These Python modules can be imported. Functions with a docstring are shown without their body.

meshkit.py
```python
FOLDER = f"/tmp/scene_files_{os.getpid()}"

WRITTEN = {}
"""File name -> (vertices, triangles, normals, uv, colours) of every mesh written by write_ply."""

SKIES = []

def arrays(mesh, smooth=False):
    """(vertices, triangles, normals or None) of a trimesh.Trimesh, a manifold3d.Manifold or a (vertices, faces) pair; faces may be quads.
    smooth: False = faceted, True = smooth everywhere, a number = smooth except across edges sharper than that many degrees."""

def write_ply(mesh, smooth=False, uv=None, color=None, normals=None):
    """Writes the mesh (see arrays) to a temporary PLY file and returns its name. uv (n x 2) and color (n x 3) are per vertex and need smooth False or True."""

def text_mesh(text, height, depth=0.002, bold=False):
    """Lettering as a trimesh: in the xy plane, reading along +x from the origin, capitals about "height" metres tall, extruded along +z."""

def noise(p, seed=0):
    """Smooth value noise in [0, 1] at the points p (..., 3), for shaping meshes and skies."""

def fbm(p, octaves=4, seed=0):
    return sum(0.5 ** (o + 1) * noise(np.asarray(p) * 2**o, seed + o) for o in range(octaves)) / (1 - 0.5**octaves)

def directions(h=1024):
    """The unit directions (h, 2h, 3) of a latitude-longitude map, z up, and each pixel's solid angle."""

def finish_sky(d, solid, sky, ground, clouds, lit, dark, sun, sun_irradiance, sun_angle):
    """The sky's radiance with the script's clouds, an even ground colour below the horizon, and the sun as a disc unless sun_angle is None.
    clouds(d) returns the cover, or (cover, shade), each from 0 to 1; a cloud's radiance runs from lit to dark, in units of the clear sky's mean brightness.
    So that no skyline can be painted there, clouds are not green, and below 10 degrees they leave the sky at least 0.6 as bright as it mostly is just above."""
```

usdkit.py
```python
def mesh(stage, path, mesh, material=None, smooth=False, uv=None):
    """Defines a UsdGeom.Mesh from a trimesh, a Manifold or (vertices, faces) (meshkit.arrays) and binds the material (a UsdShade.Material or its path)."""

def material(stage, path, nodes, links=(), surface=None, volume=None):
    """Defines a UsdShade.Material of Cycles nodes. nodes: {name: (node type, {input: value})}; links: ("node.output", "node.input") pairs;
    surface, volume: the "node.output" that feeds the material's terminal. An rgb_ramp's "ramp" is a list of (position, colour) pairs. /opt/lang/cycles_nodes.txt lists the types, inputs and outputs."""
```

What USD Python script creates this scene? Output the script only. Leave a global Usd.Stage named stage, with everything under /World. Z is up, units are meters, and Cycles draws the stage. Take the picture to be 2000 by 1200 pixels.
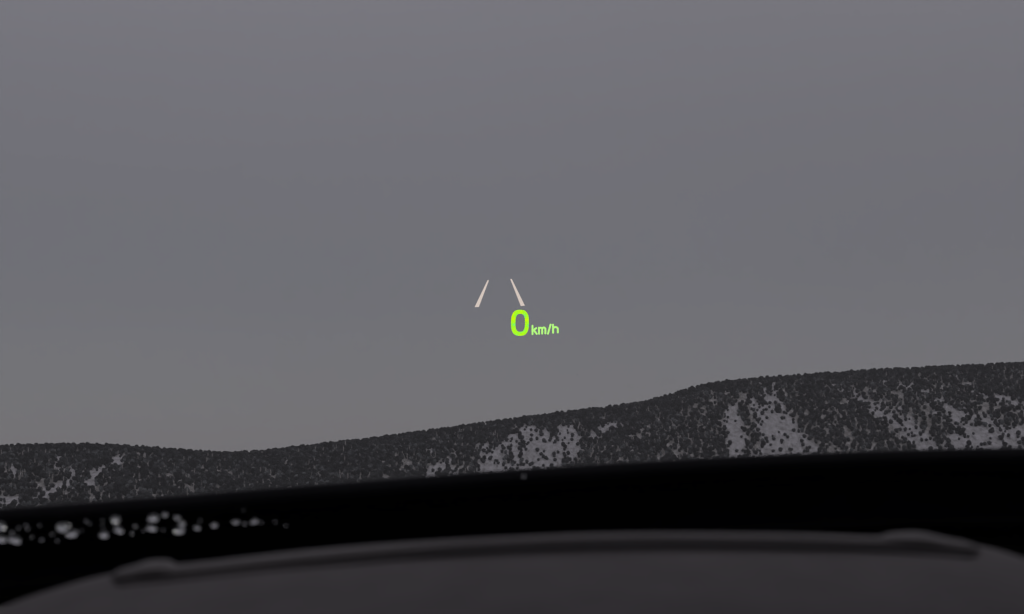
import math, numpy as np, trimesh, meshkit, usdkit
from pxr import Usd, UsdGeom, UsdLux, UsdShade, Gf, Sdf, Vt
from shapely import LineString, Polygon, contains_xy, union_all
from shapely.ops import unary_union
from scipy.interpolate import PchipInterpolator, CubicSpline

stage = Usd.Stage.CreateInMemory()
UsdGeom.SetStageUpAxis(stage, 'Z')
UsdGeom.Xform.Define(stage, '/World')
rng = np.random.default_rng(11)

# ------------------------------------------------------------------ camera, sky, sun, exposure
EYE = np.array([0.0, 0.0, 1.05])          # a low eye point behind the instrument hood
PITCH, ROLL = math.radians(6.2), math.radians(1.4)
FOCAL = 2750.0                            # in pixels of a 2000 x 1200 frame
FWD = np.array([0, math.cos(PITCH), math.sin(PITCH)])
UP0 = np.array([0, -math.sin(PITCH), math.cos(PITCH)])
RIGHT = math.cos(ROLL) * np.array([1.0, 0, 0]) - math.sin(ROLL) * UP0
UP = np.cross(RIGHT, FWD)
cam = UsdGeom.Camera.Define(stage, '/World/camera')
cam.CreateHorizontalApertureAttr(36.0)
cam.CreateVerticalApertureAttr(36.0 * 0.6)
cam.CreateFocalLengthAttr(36.0 * FOCAL / 2000)
cam.CreateFStopAttr(9.0)
cam.CreateFocusDistanceAttr(7.5)
cam.CreateClippingRangeAttr((0.02, 20000.0))
cam.CreateExposureAttr(0.0)
m = np.eye(4); m[0, :3], m[1, :3], m[2, :3], m[3, :3] = RIGHT, UP, -FWD, EYE
cam.AddTransformOp().Set(Gf.Matrix4d(*m.ravel().tolist()))

SUN_EL, SUN_AZ = math.radians(48), math.radians(150)       # a veiled sun high behind the car
SKY_STRENGTH = 0.1
CLOUD = 0.905
ZENITH = 3.1
usdkit.material(stage, '/World/Looks/overcast', {
    'sky': ('sky_texture', {'sky_type': 'single_scattering', 'sun_disc': False, 'sun_elevation': SUN_EL, 'sun_rotation': SUN_AZ}),
    'tc': ('texture_coordinate', {}),
    'mp': ('mapping', {'scale': (1.2, 1.2, 3.0)}),
    'n': ('noise_texture', {'scale': 1.3, 'detail': 3.0, 'roughness': 0.45}),
    'r': ('rgb_ramp', {'ramp': [(0.25, (1.63 * CLOUD, 1.55 * CLOUD, 1.70 * CLOUD)), (0.75, (1.77 * CLOUD, 1.68 * CLOUD, 1.845 * CLOUD))]}),
    'xyz': ('separate_xyz', {}), 'h': ('map_range', {'range_type': 'smoothstep', 'from_min': 0.11, 'from_max': 1.0, 'to_min': 1.0, 'to_max': ZENITH}),   # an overcast sky is brightest overhead
    'low': ('map_range', {'range_type': 'smoothstep', 'from_min': 0.0, 'from_max': 0.14, 'to_min': 1.07, 'to_max': 1.0}), 'hl': ('math', {'math_type': 'multiply'}),   # mist over the horizon
    'v': ('vector_math', {'math_type': 'scale'}),
    'mix': ('mix_color', {'fac': 0.95, 'use_clamp': False}),
    'bg': ('background_shader', {'strength': SKY_STRENGTH})},
    [('tc.generated', 'mp.vector'), ('mp.vector', 'n.vector'), ('n.fac', 'r.fac'), ('sky.color', 'mix.a'), ('tc.generated', 'xyz.vector'), ('xyz.z', 'h.value'), ('r.color', 'v.vector1'), ('xyz.z', 'low.value'), ('h.result', 'hl.value1'), ('low.result', 'hl.value2'), ('hl.value', 'v.scale'), ('v.vector', 'mix.b'), ('mix.result', 'bg.color')], surface='bg.background')
dome = UsdLux.DomeLight.Define(stage, '/World/sky')
dome.GetPrim().SetCustomDataByKey('kind', 'structure')
UsdShade.MaterialBindingAPI.Apply(dome.GetPrim()).Bind(UsdShade.Material.Get(stage, '/World/Looks/overcast'))
sun = UsdLux.DistantLight.Define(stage, '/World/sun')
sun.CreateIntensityAttr(0.15); sun.CreateAngleAttr(25.0); sun.CreateColorAttr(Gf.Vec3f(1.0, 0.97, 0.93))
sun.GetPrim().CreateAttribute('inputs:normalize', Sdf.ValueTypeNames.Bool).Set(True)
sun.AddRotateXYZOp().Set(Gf.Vec3f(90 - math.degrees(SUN_EL), 0, 180 - math.degrees(SUN_AZ)))

# ------------------------------------------------------------------ helpers
names = {}
def numbered(path):
    n = names.get(path, 0); names[path] = n + 1
    return path if n == 0 else f'{path}_{n:03d}'
def data(p, **kw):
    for k, v in kw.items():
        if v is not None: p.SetCustomDataByKey(k, v)
    return p
def part(parent, name, mesh, mat, smooth=35, **kw):
    o = usdkit.mesh(stage, numbered(f'{parent}/{name}'), mesh, f'/World/Looks/{mat}', smooth)
    data(o.GetPrim(), **kw); return str(o.GetPath())
def empty(name, loc=(0, 0, 0), **kw):
    x = UsdGeom.Xform.Define(stage, numbered(f'/World/{name}')); x.AddTranslateOp().Set(Gf.Vec3d(*map(float, loc)))
    data(x.GetPrim(), **kw); return str(x.GetPath())
def ray(px, py):
    d = FWD[None] + (np.atleast_1d(px)[:, None] - 1000) / FOCAL * RIGHT + (600 - np.atleast_1d(py)[:, None]) / FOCAL * UP
    return d
def at(px, py, depth):                                     # where a sight line meets the upright plane y = depth
    d = ray(px, py); return EYE + d * (np.asarray(depth) / d[:, 1])[:, None]
def project(p):
    q = np.asarray(p) - EYE
    w = q @ FWD
    return 1000 + FOCAL * (q @ RIGHT) / w, 600 - FOCAL * (q @ UP) / w
def grid(P, flip=False, close=False):                      # P (rows, cols, 3) -> mesh
    r, c = P.shape[:2]
    i = np.arange(r * c).reshape(r, c)
    a, b, cc, d = i[:-1, :-1].ravel(), i[:-1, 1:].ravel(), i[1:, 1:].ravel(), i[1:, :-1].ravel()
    f = np.stack([a, b, cc, d], 1)
    if flip: f = f[:, ::-1]
    f = np.vstack([f[:, [0, 1, 2]], f[:, [0, 2, 3]]])
    return trimesh.Trimesh(P.reshape(-1, 3), f, process=False)
def slab(P, off):                                          # a closed sheet: the grid P and the grid P moved by off (per point)
    Q = P + off; r, c = P.shape[:2]
    t = [grid(P), grid(Q, True)]
    for s in (np.stack([P[0], Q[0]]), np.stack([Q[-1], P[-1]]), np.stack([Q[:, 0], P[:, 0]]), np.stack([P[:, -1], Q[:, -1]])):
        t.append(grid(s, True))
    w = trimesh.util.concatenate(t); w.merge_vertices(); return w
def sweep(centre, ry, rz, n=14):                           # a closed strip along centre (k,3) with an elliptic section in depth and height
    k = len(centre); t = np.linspace(0, 2 * np.pi, n, endpoint=False)
    P = np.stack([centre + np.stack([np.zeros(k), np.sin(a) * ry, np.cos(a) * rz], 1) for a in t], 1)
    v = P.reshape(-1, 3); f = []
    for i in range(k - 1):
        for j in range(n):
            a, b = i * n + j, i * n + (j + 1) % n
            f += [[a, b, b + n], [a, b + n, a + n]]
    v = np.vstack([v, centre[0], centre[-1]])
    for j in range(n):
        f += [[k * n, (j + 1) % n, j], [k * n + 1, (k - 1) * n + j, (k - 1) * n + (j + 1) % n]]
    w = trimesh.Trimesh(v, f, process=False); w.fix_normals(); return w

# ------------------------------------------------------------------ materials
def simple(name, color, rough=0.6, spec=0.5, bump=None, vary=0.0, scale=20.0, **kw):
    nodes = {'p': ('principled_bsdf', {'base_color': color, 'roughness': rough, 'specular_ior_level': spec, **kw})}
    links = []
    if vary or bump:
        nodes['tc'] = ('texture_coordinate', {}); nodes['n'] = ('noise_texture', {'scale': scale, 'detail': 4.0})
        links.append(('tc.object', 'n.vector'))
    if vary:
        c = np.array(color)
        nodes['r'] = ('rgb_ramp', {'ramp': [(0.3, tuple(c * (1 - vary))), (0.7, tuple(c * (1 + vary)))]})
        links += [('n.fac', 'r.fac'), ('r.color', 'p.base_color')]
    if bump:
        nodes['n2'] = ('noise_texture', {'scale': bump[0], 'detail': 2.0}); nodes['b'] = ('bump', {'strength': bump[1], 'distance': bump[2]})
        links += [('tc.object', 'n2.vector'), ('n2.fac', 'b.height'), ('b.normal', 'p.normal')]
    usdkit.material(stage, f'/World/Looks/{name}', nodes, links, surface='p.BSDF')
simple('hood_leather', (0.065, 0.0585, 0.0625), 0.8, 0.25, bump=(900.0, 0.35, 0.0006), vary=0.10, scale=30.0)
simple('hood_lip', (0.077, 0.070, 0.074), 0.6, 0.35, bump=(900.0, 0.3, 0.0005), vary=0.08, scale=30.0)
simple('seam_shade', (0.046, 0.042, 0.045), 0.8, 0.2, vary=0.1)  # darker than the hood: the groove's shade put into a colour
simple('black_flock', (0.004, 0.004, 0.005), 1.0, 0.0, vary=0.3, scale=60.0)
simple('cowl_plastic', (0.004, 0.004, 0.005), 1.0, 0.0, vary=0.3, scale=25.0)
simple('black_paint', (0.003, 0.003, 0.004), 0.5, 0.025, vary=0.2, scale=8.0)
simple('headliner', (0.10, 0.10, 0.105), 0.9, 0.1, vary=0.1, scale=60.0)
usdkit.material(stage, '/World/Looks/windscreen_glass', {
    'lw': ('layer_weight', {'blend': 0.5}),
    'p5': ('math', {'math_type': 'power', 'value2': 5.0}),
    'sc': ('math', {'math_type': 'multiply_add', 'value2': 0.45, 'value3': 0.015}),
    't': ('transparent_bsdf', {'color': (0.975, 0.98, 0.98)}), 'g': ('glossy_bsdf', {'color': (1, 1, 1), 'roughness': 0.0}),
    'm': ('mix_closure', {})},
    [('lw.facing', 'p5.value1'), ('p5.value', 'sc.value1'), ('sc.value', 'm.fac'), ('t.BSDF', 'm.closure1'), ('g.BSDF', 'm.closure2')], surface='m.closure')
simple('water', (1, 1, 1), 0.0, 0.5, transmission_weight=1.0, ior=1.33)
usdkit.material(stage, '/World/Looks/slope_ground', {                  # pale open ground in the clearings, leaf litter under the trees
    'geo': ('geometry', {}), 'mp': ('mapping', {'scale': (0.5, 0.2, 0.1)}), 'at': ('attribute', {'attribute': 'cover'}),
    'n': ('noise_texture', {'scale': 1.0, 'detail': 6.0, 'roughness': 0.65}),
    'r': ('rgb_ramp', {'ramp': [(0.30, (0.09, 0.088, 0.090)), (0.44, (0.20, 0.196, 0.205)), (0.60, (0.275, 0.269, 0.285)), (0.75, (0.32, 0.314, 0.33))]}),
    'r2': ('rgb_ramp', {'ramp': [(0.30, (0.06, 0.057, 0.055)), (0.48, (0.14, 0.135, 0.134)), (0.66, (0.27, 0.262, 0.267))]}),
    'm': ('mix_color', {}),
    'p': ('principled_bsdf', {'roughness': 0.85, 'specular_ior_level': 0.1})},
    [('geo.position', 'mp.vector'), ('mp.vector', 'n.vector'), ('n.fac', 'r.fac'), ('n.fac', 'r2.fac'), ('at.fac', 'm.fac'), ('r2.color', 'm.a'), ('r.color', 'm.b'), ('m.result', 'p.base_color')], surface='p.BSDF')
for name, k in (('foliage', 1.55), ('foliage_dark', 0.65), ('foliage_frosted', 4.0)):
    usdkit.material(stage, f'/World/Looks/{name}', {
        'geo': ('geometry', {}), 'n': ('noise_texture', {'scale': 0.22, 'detail': 3.0}),
        'a': ('math', {'math_type': 'multiply_add', 'value2': 0.9, 'value3': -0.20}),
        's': ('math', {'math_type': 'multiply_add', 'value2': 0.5}),
        'r': ('rgb_ramp', {'ramp': [(q, tuple(np.array(c) * k * (0.98, 0.99, 1.10))) for q, c in ((0.0, (0.018, 0.020, 0.019)), (0.5, (0.042, 0.043, 0.041)), (0.8, (0.075, 0.072, 0.071)), (1.0, (0.13, 0.122, 0.12)))]}),
        'p': ('principled_bsdf', {'roughness': 0.8, 'specular_ior_level': 0.15})},
        [('geo.position', 'n.vector'), ('n.fac', 'a.value1'), ('geo.random_per_island', 's.value1'), ('a.value', 's.value3'), ('s.value', 'r.fac'), ('r.color', 'p.base_color')], surface='p.BSDF')
simple('wet_grass', (0.045, 0.05, 0.035), 0.9, 0.1, vary=0.5, scale=0.15)
simple('pale_twigs', (0.30, 0.285, 0.285), 0.85, 0.1, vary=0.25, scale=2.0)
simple('bark', (0.06, 0.05, 0.045), 0.9, 0.1, vary=0.3, scale=4.0)
def lit(name, color, strength=1.0):
    usdkit.material(stage, f'/World/Looks/{name}', {'e': ('emission', {'color': color, 'strength': strength})}, [], surface='e.emission')
lit('display_white', (0.72, 0.61, 0.55))
lit('display_green', (0.52, 1.05, 0.24))
usdkit.material(stage, '/World/Looks/display_speed', {                # the big digit shimmers between lime and mint
    'tc': ('texture_coordinate', {}), 'n': ('noise_texture', {'scale': 48.0, 'detail': 1.0}),
    'r': ('rgb_ramp', {'ramp': [(0.26, (0.18, 1.0, 0.24)), (0.40, (0.36, 1.05, 0.04)), (0.55, (0.50, 1.05, 0.01)), (0.70, (0.74, 1.0, 0.0))]}),
    'e': ('emission', {'strength': 1.0})},
    [('tc.object', 'n.vector'), ('n.fac', 'r.fac'), ('r.color', 'e.color')], surface='e.emission')

# ------------------------------------------------------------------ terrain: a valley and a wooded ridge beyond it
RIDGE = np.array([(-600, 905), (-300, 880), (0, 866), (100, 862), (200, 863), (300, 869), (400, 877), (450, 879), (500, 876), (600, 865), (700, 854), (800, 841), (900, 827),
    (1000, 813), (1100, 800), (1200, 788), (1250, 781), (1300, 769), (1350, 753), (1400, 742), (1450, 737), (1500, 732), (1600, 725), (1700, 718), (1800, 713), (1900, 708), (2000, 703), (2300, 695), (2600, 710)], float)
d = ray(RIDGE[:, 0], RIDGE[:, 1])
r_az, r_el = np.arctan2(d[:, 0], d[:, 1]), np.arctan2(d[:, 2], np.hypot(d[:, 0], d[:, 1]))
r_az = np.concatenate([[-1.6, -0.9], r_az, [0.9, 1.6]]); r_el = np.concatenate([[0.0, 0.01], r_el, [0.05, 0.02]])
ridge_el = PchipInterpolator(r_az, r_el)
CROWN = 2.8
def ridge_r(a): return 790 + 35 * np.sin(3.1 * a + 0.5) + 45 * np.tanh(a * 4)
def foot_r(a): return ridge_r(a) - 250
def height(a, r):
    a = np.where(np.abs(a) > 1.6, np.sign(a) * (1.6 - 0.0), a)
    R, F = ridge_r(a), foot_r(a)
    zr, zf = EYE[2] + R * np.tan(ridge_el(a)) - CROWN, -44.0
    t = np.clip((r - F) / (R - F), 0, 1)
    rise = zf + (zr - zf) * (t + 0.10 * np.sin(np.pi * t))
    s = np.clip((r - 40) / (F - 40), 0, 1); near = zf * s ** 1.3
    back = zr - np.clip(r - R, 0, 1e9) * 0.16 * np.clip((r - R) / 60, 0, 1)
    z = np.where(r < F, near, np.where(r < R, rise, np.maximum(back, -48)))
    x, y = r * np.sin(a), r * np.cos(a)
    bumpy = (meshkit.fbm(np.stack([x / 45, y / 45, 0 * x], -1), 3, 5) - 0.5) * 7 * np.sin(np.pi * np.clip((r - F + 60) / (R - F + 60), 0, 1))
    return z + bumpy
def height_xy(x, y): return height(np.arctan2(x, y), np.hypot(x, y))
aa = np.concatenate([np.linspace(-np.pi, -0.62, 60), np.linspace(-0.6, 0.6, 720), np.linspace(0.62, np.pi, 60)])
rr = np.concatenate([np.array([0.01, 4, 10, 20, 40, 70, 110, 160, 220, 290, 360, 430, 480]), np.linspace(510, 900, 196), np.array([930, 980, 1060, 1200, 1500])])
A, R_ = np.meshgrid(aa, rr)
P = np.stack([R_ * np.sin(A), R_ * np.cos(A), height(A, R_)], -1)
cut = 15                                                    # the meadow ends where the slope begins
for name, Q, look in (('meadow', P[:cut + 1], 'wet_grass'), ('hillside', P[cut:], 'slope_ground')):
    data(usdkit.mesh(stage, '/World/' + name, grid(Q, False), '/World/Looks/' + look, True).GetPrim(), kind='structure')

# ------------------------------------------------------------------ the damp air
usdkit.material(stage, '/World/Looks/damp_air', {'v': ('principled_volume', {'color': (0.93, 0.92, 0.95), 'density': 0.00011, 'anisotropy': 0.0})}, [], volume='v.volume')
hb = trimesh.creation.box([3040, 3040, 196]); hb.apply_translation([0, 0, 44])
data(usdkit.mesh(stage, '/World/haze', hb, '/World/Looks/damp_air').GetPrim(), kind='stuff', label='thin grey haze between the car and the wooded ridge', category='haze')

# ------------------------------------------------------------------ the wood: clearings as drawn on the slope
def crop(pts, s, ox, oy): return [(x / s + ox, y / s + oy) for x, y in pts]
c3 = lambda *p: crop(p, 2.941, 660, 720)
c4 = lambda *p: crop(p, 3.03, 1340, 680)
c2 = lambda *p: crop(p, 3.03, 0, 820)
CLEAR = {
 'middle': [c3((800,595),(840,510),(880,440),(930,420),(960,380),(1040,330),(1110,310),(1180,320),(1220,350),(1270,325),(1350,310),(1385,370),(1400,440),(1350,500),(1280,540),(1150,580),(1000,600),(880,610)),
            c3((480,620),(520,560),(600,510),(660,480),(640,520),(580,580),(540,620)), c3((620,615),(650,570),(690,575),(680,615)),
            c3((1500,330),(1560,290),(1640,310),(1560,350),(1510,355)), c3((1440,380),(1470,350),(1510,385),(1450,410)), c3((780,460),(820,430),(880,430),(840,470)), c3((480,460),(530,440),(540,465))],
 'runs': [c4((245,650),(250,560),(228,480),(228,400),(215,360),(255,332),(308,326),(318,400),(335,440),(345,520),(345,600),(325,650)),
          c4((360,285),(410,270),(430,330),(470,330),(440,200),(455,190),(480,270),(510,260),(490,190),(505,190),(540,270),(590,350),(640,440),(690,500),(740,550),(810,590),(800,620),(700,620),(560,630),(480,640),(400,645),(390,600),(450,560),(420,480),(430,420),(400,340))],
 'right': [c4((870,220),(920,205),(980,240),(1040,280),(1100,310),(1170,340),(1190,380),(1250,400),(1330,400),(1380,450),(1430,500),(1500,560),(1490,600),(1390,610),(1290,520),(1220,440),(1160,400),(1090,380),(1050,320),(980,280),(930,230)),
           c4((1260,195),(1330,195),(1370,230),(1440,240),(1430,265),(1500,290),(1560,320),(1640,330),(1700,380),(1800,400),(1900,440),(2000,450),(2100,470),(2100,580),(1900,590),(1800,590),(1600,590),(1540,570),(1560,500),(1600,440),(1500,390),(1450,370),(1480,320),(1400,300),(1350,250),(1290,230)),
           c4((1650,215),(1720,225),(1800,255),(1880,270),(1960,310),(2040,350),(2040,380),(1930,320),(1860,300),(1780,280),(1710,250)),
           c4((1145,155),(1165,160),(1205,200),(1190,210)), c4((1110,265),(1125,260),(1175,340),(1160,350)), c4((1220,395),(1270,325),(1285,330),(1240,400)), c4((1040,140),(1090,150),(1085,158)), c4((1590,135),(1610,140),(1605,165))],
 'left': [c2((200,450),(230,410),(300,400),(360,370),(430,340),(480,315),(560,280),(640,255),(680,215),(720,210),(720,250),(640,280),(560,310),(540,380),(500,360),(420,390),(350,390),(300,420),(220,460)),
          c2((-20,440),(60,450),(110,450),(90,500),(-20,510)), c2((65,250),(75,250),(92,300),(80,300)), c2((342,200),(350,200),(356,270),(346,270)), c2((425,270),(436,270),(445,315),(432,315))]}
CLEAR = {k: unary_union([Polygon(p).buffer(3.5 if k == 'left' else 0.5) for p in v]) for k, v in CLEAR.items()}
# candidate places: a jittered grid over the slope
step = 2.2
gx, gy = np.meshgrid(np.arange(-420, 420, step), np.arange(480, 900, step))
gx = gx + rng.uniform(-0.45, 0.45, gx.shape) * step; gy = gy + rng.uniform(-0.45, 0.45, gy.shape) * step
x, y = gx.ravel(), gy.ravel(); a, r = np.arctan2(x, y), np.hypot(x, y)
keep = (np.abs(a) < 0.50) & (r > foot_r(a) - 5) & (r < ridge_r(a) + 1.5)
x, y, a, r = x[keep], y[keep], a[keep], r[keep]; z = height(a, r)
import shapely
def clearing(x, y, z):                                     # pixel position, name of the clearing a place lies in, how far inside it lies (below 0: outside)
    px, py = project(np.stack([x, y, z + 1.5], 1))
    near = np.where(np.arctan2(x, y) < math.radians(-9), 0.4, 1.0)
    ox = near * 14 * (meshkit.fbm(np.stack([x / 9, y / 14, 0 * x], 1), 3, 3) - 0.5); oy = near * 11 * (meshkit.fbm(np.stack([x / 9, y / 14, 0 * x + 7], 1), 3, 4) - 0.5)
    zone = np.full(len(x), '', dtype=object); inside = np.full(len(x), -99.0); pts = shapely.points(px + ox, py + oy)
    for k, g in CLEAR.items():
        dist = shapely.distance(g.boundary, pts); dist = np.where(contains_xy(g, px + ox, py + oy), dist, -dist)
        zone[dist > 0] = k; inside = np.maximum(inside, dist)
    return px, py, zone, inside
px, py, zone, inside = clearing(x, y, z)
Q = P[cut:].reshape(-1, 3).astype(float); cover = np.zeros(len(Q)); front = np.abs(np.arctan2(Q[:, 0], Q[:, 1])) < 0.55
cover[front] = np.clip(clearing(*Q[front].T)[3] / 8 + 0.8, 0, 1)
UsdGeom.PrimvarsAPI(stage.GetPrimAtPath('/World/hillside')).CreatePrimvar('cover', Sdf.ValueTypeNames.FloatArray, 'vertex').Set(Vt.FloatArray.FromNumpy(cover.astype(np.float32)))
ridge_near = r > ridge_r(a) - 14
# thin gaps: streaks that run down the slope
slit = meshkit.fbm(np.stack([a * 330, r / 24, 0 * a], 1), 3, 21) + 0.10 * meshkit.noise(np.stack([a * 40, r / 60, 0 * a], 1), 8)
u, u2 = rng.uniform(size=len(x)), rng.uniform(size=len(x))
thin = (slit > np.where(a < -0.06, 0.75, 0.735)) & ~ridge_near & (u2 < 0.8)
depth_below = np.clip((ridge_r(a) - 20 - r) / 60, 0, 1)
patch = meshkit.fbm(np.stack([x / 13, y / 20, 0 * x + 3], 1), 3, 31)
edge_thin = 0.35 * np.exp(np.minimum(inside, 0) / 5.0) * ~ridge_near
wood = (zone == '') & ~thin & (u < 0.985 - edge_thin - depth_below * (0.05 + np.where(a < -0.06, 0.06, 0.25) * np.clip((patch - 0.42) * 4, 0, 1)))
# in the clearings bands of trees follow the fall of the ground
lean = np.select([zone == 'right', zone == 'runs', zone == 'left'], [0.24, 0.10, -0.22], 0.05)
band = meshkit.fbm(np.stack([(a * 790 + r * lean) / 5.0, r / 70, 0 * a], 1), 2, 55)
clump = meshkit.noise(np.stack([x / 6, y / 9, 0 * x], 1), 77)
wide = np.select([zone == 'right', zone == 'runs'], [0.56, 0.62], np.where(zone == 'left', 0.74, 0.64))
p_in = np.where(band > wide, 0.72, np.where(clump > 0.62, 0.24, 0.08)) + np.where(zone == 'left', 0.15, 0.35) * np.exp(-np.maximum(inside, 0) / 2.5)
within = (zone != '') & (u < p_in)
order = np.argsort(-np.where(within & (band <= wide) & (px > -10) & (px < 2010), inside, -1))[:290]
alone = np.zeros(len(x), bool); alone[order] = True; alone &= within
wood |= within & ~alone

def leaf_crown(seed, n=150, w=2.1, h=2.2):
    g = np.random.default_rng(seed)
    lob = g.normal(size=(7, 3)); lob /= np.linalg.norm(lob, axis=1)[:, None]
    v, f = [], []
    for i in range(n):
        q = g.normal(size=3); q /= np.linalg.norm(q); q[2] = abs(q[2]) * 1.0 if g.random() < 0.8 else q[2]
        rad = (0.72 + 0.30 * max(0, (lob @ q).max() - 0.55)) * g.uniform(0.72, 1.0)
        c = q * rad * np.array([w, w, h]); c[2] += h * 0.72
        nrm = q + g.normal(scale=0.45, size=3); nrm /= np.linalg.norm(nrm)
        e1 = np.cross(nrm, g.normal(size=3)); e1 /= np.linalg.norm(e1); e2 = np.cross(nrm, e1)
        s = g.uniform(0.24, 0.46)
        k = len(v)
        v += [c + e1 * s, c + e2 * s * 0.8 + nrm * 0.10, c - e1 * s * 0.9, c - e2 * s * 0.75 - nrm * 0.08]
        f += [[k, k + 1, k + 2], [k, k + 2, k + 3]]
    return np.array(v), np.array(f)
def core(seed, w=2.1, h=2.2):                              # the dense inner twigs, seen as darkness between the leaf clumps
    s = trimesh.creation.icosphere(2); v = s.vertices * np.array([w, w, h]) * 0.66 * (0.8 + 0.4 * meshkit.noise(s.vertices * 1.7 + 9, seed))[:, None]
    v[:, 2] += h * 0.66
    return trimesh.Trimesh(v, s.faces, process=False)
def crown_mesh(seed, w=2.1, h=2.2):
    return trimesh.util.concatenate([core(seed, w, h), trimesh.Trimesh(*leaf_crown(seed, 150, w, h), process=False)])
def trunk_mesh():
    t = trimesh.creation.cone(0.2, 2.0, sections=8); t.apply_translation([0, 0, -0.3])
    limbs = [t]
    for k in range(4):
        l = trimesh.creation.cone(0.07, 1.1, sections=6); l.apply_transform(trimesh.transformations.rotation_matrix(0.8, [1, 0, 0])); l.apply_translation([0, 0, 0.7 + 0.2 * k])
        l.apply_transform(trimesh.transformations.rotation_matrix(k * 1.7, [0, 0, 1])); limbs.append(l)
    return trimesh.util.concatenate(limbs)
shapes = [(1.36, 1.32), (1.22, 1.45), (1.42, 1.25), (1.10, 1.40), (1.28, 1.55)]
def bare_tree(seed):                                        # a slim leafless tree: pale stem and a brush of rising twigs
    g = np.random.default_rng(seed); out = []
    for i in range(22):
        zz = 0.0 if i == 0 else g.uniform(0.4, 2.0); ln = 3.4 if i == 0 else g.uniform(0.8, 1.6)
        c = trimesh.creation.cone(0.20 if i == 0 else 0.085, ln, sections=5)
        c.apply_transform(trimesh.transformations.rotation_matrix(0 if i == 0 else g.uniform(0.15, 0.55), [1, 0, 0])); c.apply_translation([0, 0, zz])
        c.apply_transform(trimesh.transformations.rotation_matrix(g.uniform(0, 6.28), [0, 0, 1])); out.append(c)
    return trimesh.util.concatenate(out)
pi = UsdGeom.PointInstancer.Define(stage, '/World/distant_wood')
data(pi.GetPrim(), kind='stuff', label='dense dark wood covering the hillside up to its ridge', category='wood')
targets = []
LOOKS = ['foliage', 'foliage_dark', 'foliage', 'foliage_frosted', 'foliage_dark', 'foliage', 'foliage_frosted']
for k in range(7):
    w, h = shapes[k % 5]
    targets.append(usdkit.mesh(stage, '/World/distant_wood/crown' + (f'_{k:03d}' if k else ''), crown_mesh(40 + k, w, h), '/World/Looks/' + LOOKS[k], False).GetPath())
for k in range(2):
    targets.append(usdkit.mesh(stage, '/World/distant_wood/bare_tree' + (f'_{k:03d}' if k else ''), bare_tree(90 + k), '/World/Looks/pale_twigs', False).GetPath())
pi.CreatePrototypesRel().SetTargets(targets)
n = int(wood.sum())
near_top = ridge_near[wood]
sc = rng.uniform(0.62, 1.12, n); sc = np.where(near_top, rng.uniform(0.84, 1.10, n), sc)
kinds = rng.choice(9, n, p=[0.16, 0.20, 0.15, 0.08, 0.20, 0.12, 0.04, 0.025, 0.025])
kinds = np.where(near_top, rng.choice([0, 1, 2, 4, 5], n), kinds)
ang = rng.uniform(0, 2 * np.pi, n)
pi.CreatePositionsAttr(Vt.Vec3fArray.FromNumpy(np.stack([x, y, z], 1)[wood].astype(np.float32)))
pi.CreateScalesAttr(Vt.Vec3fArray.FromNumpy(np.repeat(sc[:, None], 3, 1).astype(np.float32)))
pi.CreateOrientationsAttr(Vt.QuathArray([Gf.Quath(float(np.cos(t / 2)), 0, 0, float(np.sin(t / 2))) for t in ang]))
pi.CreateProtoIndicesAttr(Vt.IntArray.FromNumpy(kinds.astype(np.int32)))
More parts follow.
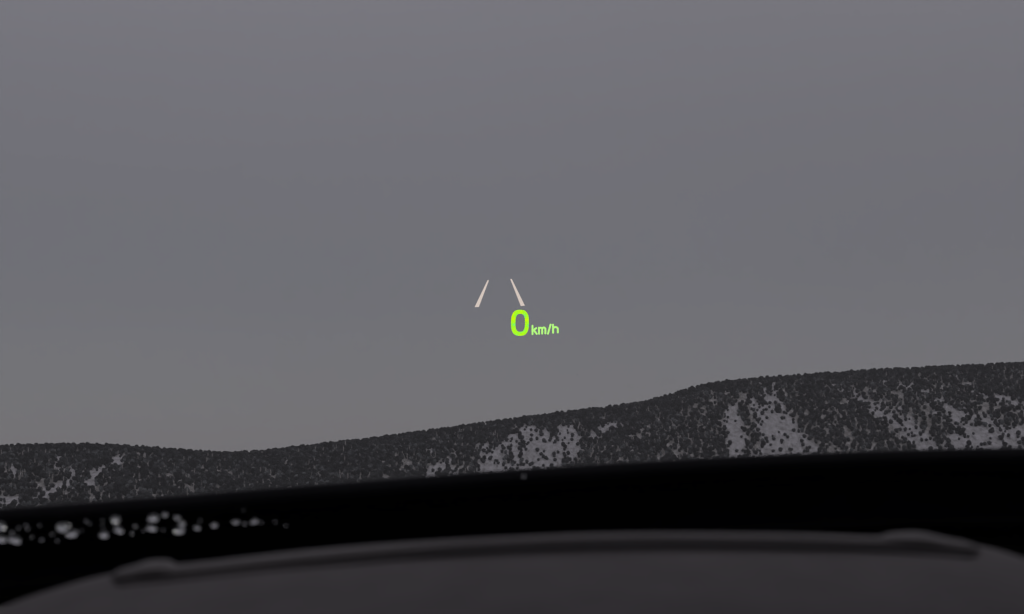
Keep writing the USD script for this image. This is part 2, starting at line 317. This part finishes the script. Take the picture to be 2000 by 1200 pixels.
# trees that stand apart in the clearings
for k in range(3):
    cp = stage.CreateClassPrim(f'/World/lone_tree_kind' + (f'_{k:03d}' if k else ''))
    base = str(cp.GetPath())
    usdkit.mesh(stage, base + '/crown', crown_mesh(70 + k, *shapes[k]), '/World/Looks/foliage', False)
    usdkit.mesh(stage, base + '/trunk', trunk_mesh(), '/World/Looks/bark', 30)
PLACE = {'middle': 'the broad pale clearing at mid ridge', 'runs': 'the paired steep pale strips', 'right': 'the slanting pale clearings far right', 'left': 'the narrow pale strip on the left hump'}
lone = np.nonzero(alone)[0]
for i in lone:
    k = int(rng.integers(0, 3)); s = float(rng.uniform(0.5, 1.0))
    t = UsdGeom.Xform.Define(stage, numbered('/World/lone_tree'))
    t.AddTranslateOp().Set(Gf.Vec3d(float(x[i]), float(y[i]), float(z[i]))); t.AddRotateZOp().Set(float(rng.uniform(0, 360))); t.AddScaleOp().Set(Gf.Vec3f(s, s, s))
    t.GetPrim().GetReferences().AddInternalReference(f'/World/lone_tree_kind' + (f'_{k:03d}' if k else '')); t.GetPrim().SetInstanceable(True)
    same = lone[zone[lone] == zone[i]]
    row = 'upper' if py[i] < np.quantile(py[same], 1 / 3) else 'lower' if py[i] > np.quantile(py[same], 2 / 3) else 'middle'
    col = 'left' if px[i] < np.quantile(px[same], 1 / 3) else 'right' if px[i] > np.quantile(px[same], 2 / 3) else 'centre'
    size = 'large' if s > 0.86 else 'tiny' if s < 0.62 else 'small'
    data(t.GetPrim(), label=f'{size} dark tree in the {row} {col} of {PLACE[zone[i]]}', category='tree', group='trees apart in ' + PLACE[zone[i]])
print('wood', n, 'lone', len(lone))

# ------------------------------------------------------------------ the car round the camera
car = empty('car', label='black car seen from its driver seat, grey instrument hood under the wide windscreen', category='car')
MID = 0.37                                                  # the car's middle, to the driver's right
TAN = math.tan(math.radians(28))
def y_edge(x): return 1.27 - 0.16 * (x - MID) ** 2          # bonnet's trailing edge in plan
def y_base(x): return 1.16 - 0.16 * (x - MID) ** 2          # windscreen base in plan
Z_BASE = 0.955
EDGE = np.array([(0, 995), (200, 978), (400, 963), (600, 947), (800, 933), (1000, 919), (1200, 907), (1400, 897), (1600, 888), (1800, 878), (2000, 867)], float)
dd = ray(EDGE[:, 0], EDGE[:, 1]); depth = np.full(len(EDGE), 1.25)
for _ in range(20): depth = y_edge(dd[:, 0] / dd[:, 1] * depth)
E = EYE + dd * (depth / dd[:, 1])[:, None]
q = E[:, 0] - MID
co = np.linalg.lstsq(np.stack([np.ones_like(q), q ** 2, q ** 4], 1), E[:, 2], rcond=None)[0]
def z_edge(x): q = np.clip(np.abs(x - MID), 0, 0.85); return co[0] + co[1] * q ** 2 + co[2] * q ** 4
print('edge fit', co, np.abs(z_edge(E[:, 0]) - E[:, 2]).max())
xs = np.linspace(MID - 0.84, MID + 0.84, 81)
# bonnet: rolled trailing edge, top falling away forwards
prof = [(0.10, -0.030), (0.05, -0.026), (0.012, -0.020), (0.003, -0.016), (0.0, -0.010), (0.001, -0.005), (0.005, -0.0015), (0.012, 0.0), (0.05, -0.002), (0.2, -0.012), (0.45, -0.035), (0.75, -0.075), (0.98, -0.13), (1.06, -0.18), (1.09, -0.30)]
P = np.stack([np.stack([xs * (1 - 0.04 * dy) + 0.04 * dy * MID, y_edge(xs) + dy, z_edge(xs) + dz], 1) for dy, dz in prof])
part(car, 'bonnet', grid(P, True), 'black_paint', 50, label='black bonnet showing only its curved rear edge')
# cowl: a dark plastic trough between windscreen and bonnet
cp_ = [(-0.03, -0.055), (0.03, -0.075), (0.075, -0.075), (0.09, -0.06), (0.098, -0.022)]
P = np.stack([np.stack([xs, (y_base(xs) if k < 1 else y_edge(xs) - 0.03) + dy, z_edge(xs) + dz], 1) for k, (dy, dz) in enumerate(cp_)])
part(car, 'cowl_panel', slab(P, np.array([0, 0.002, -0.004])), 'cowl_plastic', 40)
# windscreen: a curved pane 5 mm thick
vs = np.linspace(0, 0.86, 25)
def screen(xx, v): return np.stack([xx, y_base(xx) - v, Z_BASE + v * TAN + 0 * xx], 1)
P = np.stack([screen(xs * (1 - 0.12 * v) + 0.12 * v * MID, v) for v in vs])
NRM = np.array([0, math.sin(math.radians(28)), math.cos(math.radians(28))])
part(car, 'windscreen', slab(P, NRM * 0.005), 'windscreen_glass', 30, label='clear curved windscreen with raindrops near its base')
# roof, header, pillars, doors, dashboard, floor
zt = Z_BASE + 0.86 * TAN
ys = np.linspace(0.30, -2.4, 16); xr = np.linspace(MID - 0.66, MID + 0.66, 21)
P = np.stack([np.stack([xr, np.full_like(xr, yy) - 0.14 * (xr - MID) ** 2, zt + 0.012 + 0.05 * math.sin((0.30 - yy) / 2.7 * 3.1) - 0.08 * (xr - MID) ** 2], 1) for yy in ys])
part(car, 'roof', slab(P, np.array([0, 0, 0.03])), 'headliner', 40)
for s in (-1, 1):
    p0 = np.array([MID + s * 0.83, y_base(MID + 0.83) - 0.0, Z_BASE - 0.02]); p1 = np.array([MID + s * 0.75, 0.26, zt + 0.0])
    c = np.linspace(p0, p1, 8); part(car, 'pillar', sweep(c, np.full(8, 0.035), np.full(8, 0.05)), 'headliner', 40)
    dx = MID + s * np.array([0.83, 0.80, 0.80, 0.78])
    P = np.stack([np.stack([np.full(8, dx[k]), np.linspace(1.05, -2.4, 8), np.full(8, zz)], 1) for k, zz in enumerate((0.3, 0.6, 0.85, 0.93))])
    part(car, 'door', slab(P, np.array([s * 0.05, 0, 0])), 'headliner', 40)
dp = [(0.40, 0.62), (0.41, 0.85), (0.44, 0.915), (0.50, 0.932), (0.62, 0.936), (0.80, 0.938), (1.0, 0.942)]
xd = np.linspace(MID - 0.79, MID + 0.79, 41)
rows = [np.stack([xd, np.full_like(xd, yy), np.full_like(xd, zz)], 1) for yy, zz in dp] + [np.stack([xd, np.maximum(y_base(xd) - 0.004, 1.003), np.full_like(xd, Z_BASE - 0.008)], 1)]
part(car, 'dashboard', slab(np.stack(rows), np.array([0, 0.01, -0.03])), 'black_flock', 40, label='matt black dashboard top between instrument hood and windscreen')
P = np.stack([np.stack([xd, np.full_like(xd, yy), np.full_like(xd, 0.3)], 1) for yy in (1.1, -2.4)])
part(car, 'floor_pan', slab(P, np.array([0, 0, -0.05])), 'black_flock', 40)
P = np.stack([np.stack([xd, np.full_like(xd, 1.08), np.full_like(xd, zz)], 1) for zz in (0.3, 0.9)])
part(car, 'bulkhead', slab(P, np.array([0, 0.01, 0])), 'black_flock', 40)

# instrument hood
px_ = np.array([-420, -250, -100, 0, 100, 225, 345, 600, 1000, 1300, 1600, 1725, 1850, 1912, 2000, 2100, 2250, 2420], float)
py_ = np.array([1560, 1330, 1232, 1187, 1152, 1120, 1108, 1083, 1056, 1048, 1051, 1054, 1060, 1066, 1090, 1128, 1215, 1430], float)
crest = PchipInterpolator(px_, py_)
u = np.linspace(-420, 2420, 161)
rows = []
c0 = at(u, crest(u), 0.69)
rows += [c0 + [0, 0.10, -0.14], c0 + [0, 0.055, -0.03], c0 + [0, 0.03, -0.009], c0 + [0, 0.012, -0.0015], c0]
for dep, add in ((0.675, 9), (0.655, 27), (0.63, 52), (0.60, 88), (0.56, 140), (0.50, 230), (0.45, 330)): rows.append(at(u, crest(u) + add, dep))
rows.append(rows[-1] + [0, -0.012, -0.012]); rows.append(rows[-1] + [0, -0.004, -0.05])
hood = part(car, 'instrument_hood', grid(np.stack(rows), True), 'hood_leather', 60, label='domed dark grey instrument hood in front of the driver')
def curve(pts, k): p = np.array(pts, float); return PchipInterpolator(p[:, 0], p[:, 1])
top = curve([(218, 1128), (226, 1117), (262, 1105), (298, 1095), (322, 1094), (346, 1103), (400, 1098), (600, 1076), (800, 1060), (1000, 1049), (1150, 1043), (1300, 1041), (1450, 1042), (1600, 1044), (1715, 1048), (1745, 1041), (1785, 1039), (1850, 1051), (1890, 1059), (1908, 1067), (1915, 1076)], 3)
bot = curve([(218, 1132), (226, 1136), (262, 1137), (300, 1133), (400, 1124), (660, 1098), (1000, 1067), (1300, 1059), (1600, 1063), (1750, 1070), (1890, 1081), (1908, 1081), (1915, 1079)], 3)
u = np.concatenate([np.linspace(218, 380, 40), np.linspace(390, 1690, 90), np.linspace(1700, 1915, 44)])
cen = at(u, (top(u) + bot(u)) / 2, 0.672); rz = (bot(u) - top(u)) / 2 / FOCAL * 0.672
part(hood, 'rim_strip', sweep(cen, np.minimum(0.012, rz * 2.4), rz, 16), 'hood_lip', 60, label='raised grey rim strip with thicker ends along the top of the hood')
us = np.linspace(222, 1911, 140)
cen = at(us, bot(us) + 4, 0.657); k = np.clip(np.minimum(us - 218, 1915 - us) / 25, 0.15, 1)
part(hood, 'seam', sweep(cen, 0.003 * k, 0.0015 * k, 10), 'seam_shade', 60, label='dark strip painted as the shade in the seam under the rim strip')  # added strip, its dark colour stands for the shade in the groove

# ------------------------------------------------------------------ raindrops on the outside of the windscreen
DROPS = [(1, 1030, 12, 'half of a bright raindrop cut by the photo\'s left edge, upper of two'), (0, 1055, 13, 'bright raindrop cut by the photo\'s left edge, lower of two'),
 (29, 1057, 13, 'large bright raindrop lowest on the windscreen, nearest the left edge'), (123, 1033, 14, 'widest bright raindrop, upper left one of a touching pair'),
 (140, 1045, 12, 'bright raindrop, lower right one of a touching pair on the windscreen'), (204, 1046, 12, 'large round bright raindrop standing low and just right of the touching pair'),
 (225, 1017, 11, 'bright raindrop, upper one of the first stacked pair from the left'), (232, 1037, 11, 'bright raindrop, lower one of the first stacked pair from the left'),
 (299, 1014, 12, 'brightest high raindrop, upper one of the second stacked pair'), (296, 1033, 11, 'bright raindrop, lower one of the second stacked pair'),
 (350, 1038, 12, 'wide bright raindrop at the bottom of a leaning row of three'), (355, 1024, 9, 'middle raindrop of the leaning row of three'),
 (346, 1013, 7, 'small dim raindrop at the top of the leaning row of three'), (322, 1007, 7, 'small dim raindrop highest up, beside the second stacked pair'),
 (386, 1032, 9, 'medium raindrop just right of the leaning row of three'), (418, 1027, 9, 'round medium raindrop standing alone between two wider gaps'),
 (460, 1021, 8, 'medium raindrop, first of the last three on the right'), (478, 1024, 6, 'small dim raindrop, middle of the last three on the right'),
 (496, 1020, 9, 'medium raindrop, third of the last three on the right'), (264, 1029, 6, 'small dim raindrop, upper of two between the stacked pairs'),
 (258, 1043, 6, 'small dim raindrop, lower of two between the stacked pairs'), (1023, 931, 5.5, 'lone faint raindrop by the bonnet edge below the middle clearing')]
FAINT = [(510, 1021, 4), (538, 1020, 4), (559, 1027, 4), (475, 997, 3), (280, 1037, 4), (319, 1036, 4.5), (391, 1017, 4), (168, 1018, 5), (174, 1023, 4.5), (200, 1017, 4), (200, 1028, 4), (51, 1027, 5), (54, 1034, 5.5),
         (62, 1050, 4.5), (81, 1056, 6), (102, 1045, 4.5), (112, 1057, 5.5), (23, 1041, 6), (36, 1032, 4.5), (77, 1027, 4), (159, 1037, 4)]
rd = np.random.default_rng(5)
def screen_hit(px, py, off):
    d = ray(px, py)[0]; lo, hi = 0.5, 1.3
    def F(t): p = EYE + d * t; return p[2] - (Z_BASE + (y_base(p[0]) - p[1]) * TAN) - off / math.cos(math.radians(28))
    for _ in range(60):
        mid = (lo + hi) / 2
        if F(mid) < 0: lo = mid
        else: hi = mid
    return EYE + d * lo
for px1, py1, rad, lab in DROPS + [(a_, b_, c_, 'tiny faint raindrop scattered among the brighter drops low on the windscreen') for a_, b_, c_ in FAINT]:
    p = screen_hit(px1, py1, 0.0054)
    rm = rad / FOCAL * p[1] * (0.80 if rad > 10 else 0.68 if rad > 6.5 else 0.45)
    rings, seg = 7, 20
    v, f = [], []
    ph = rd.uniform(0, 6.28, 2); am = rd.uniform(0.07, 0.2, 2)
    for i in range(rings):
        th = (i / (rings - 1)) * np.pi / 2
        for j in range(seg):
            t = j / seg * 2 * np.pi; w = 1 + am[0] * math.sin(2 * t + ph[0]) + am[1] * math.sin(3 * t + ph[1])
            v.append([math.cos(th * 0.995) * w * math.cos(t) * rm * 1.08, math.cos(th * 0.995) * w * math.sin(t) * rm * 1.08, math.sin(th) * 1.0 * rm])
    for i in range(rings - 1):
        for j in range(seg):
            a1, b1 = i * seg + j, i * seg + (j + 1) % seg; f += [[a1, b1, b1 + seg], [a1, b1 + seg, a1 + seg]]
    v += [[0, 0, 0]]
    for j in range(seg): f.append([len(v) - 1, (j + 1) % seg, j])
    w = trimesh.Trimesh(v, f, process=False); w.merge_vertices(); w.fix_normals()
    T = np.eye(4); T[:3, 0] = [1, 0, 0]; T[:3, 1] = [0, -math.cos(math.radians(28)), math.sin(math.radians(28))]; T[:3, 2] = NRM
    T[:3, 0] = np.cross(T[:3, 1], NRM)
    w.apply_transform(T)
    o = usdkit.mesh(stage, numbered('/World/raindrop'), w, '/World/Looks/water', 45)
    o.AddTranslateOp().Set(Gf.Vec3d(*map(float, p)))
    data(o.GetPrim(), label=lab, category='raindrop', group='raindrops low on the windscreen')

# ------------------------------------------------------------------ the head-up display's image, four metres ahead above the bonnet
HUD_Y = 4.0
hc = at([1005.0], [600.0], HUD_Y)[0]
hud = empty('head_up_display', hc, label='glowing head-up display of two pale lane lines over a green 0 km/h', category='display')
def hud_mesh(poly):                                        # a lit figure given in image millimetres, upright at HUD_Y, a hair thick
    out = []
    for g in getattr(poly, 'geoms', [poly]):
        e = trimesh.creation.extrude_polygon(g, 0.002, engine='earcut'); v = np.array(e.vertices)
        P = at(v[:, 0], v[:, 1], HUD_Y); P[:, 1] += v[:, 2]
        t = trimesh.Trimesh(P - hc, e.faces[:, ::-1], process=False); t.fix_normals(); out.append(t)
    return trimesh.util.concatenate(out)
def c1(*p): return [(x / 7.5 + 900, y / 7.5 + 520) for x, y in p]
part(hud, 'lane_line', hud_mesh(Polygon(c1((392, 206), (412, 209), (264, 600), (203, 600)))), 'display_white', False, label='pale left lane line leaning right')
part(hud, 'lane_line', hud_mesh(Polygon(c1((725, 190), (746, 188), (939, 581), (878, 584)))), 'display_white', False, label='pale right lane line leaning left')
def superell(cx, cy, a, b, n, lean):
    t = np.linspace(0, 2 * np.pi, 72, endpoint=False)
    x = a * np.sign(np.cos(t)) * np.abs(np.cos(t)) ** (2 / n); y = b * np.sign(np.sin(t)) * np.abs(np.sin(t)) ** (2 / n)
    return [(cx + xx - lean * yy, cy + yy) for xx, yy in zip(x, y)]
zero = Polygon(c1(*superell(867, 831, 131, 190, 2.7, 0.01)), [c1(*superell(870, 831, 70, 132, 2.7, 0.01))])
part(hud, 'digit', hud_mesh(zero), 'display_speed', False, label='large lime green 0')
def strokes(*lines, w=13.5): return unary_union([LineString(c1(*l)).buffer(w / 7.5, quad_segs=4) for l in lines])
def arch(x0, x1, top_, y0): 
    t = np.linspace(np.pi, 0, 9); cx, hw = (x0 + x1) / 2, (x1 - x0) / 2
    return [(x0, y0)] + [(cx + hw * math.cos(q_), top_ + hw * 0.8 - hw * 0.8 * math.sin(q_)) for q_ in t] + [(x1, y0)]
part(hud, 'letter', hud_mesh(strokes(((1050, 875), (1050, 996)), ((1054, 950), (1104, 908)), ((1070, 940), (1112, 993)))), 'display_green', False, label='small green k')
part(hud, 'letter', hud_mesh(strokes(((1144, 903), (1146, 991)), arch(1146, 1192, 903, 989), arch(1192, 1239, 901, 986))), 'display_green', False, label='small green m')
part(hud, 'letter', hud_mesh(strokes(((1315, 858), (1277, 990)))), 'display_green', False, label='small green slash')
part(hud, 'letter', hud_mesh(strokes(((1350, 860), (1352, 976)), arch(1352, 1421, 893, 972))), 'display_green', False, label='small green h')
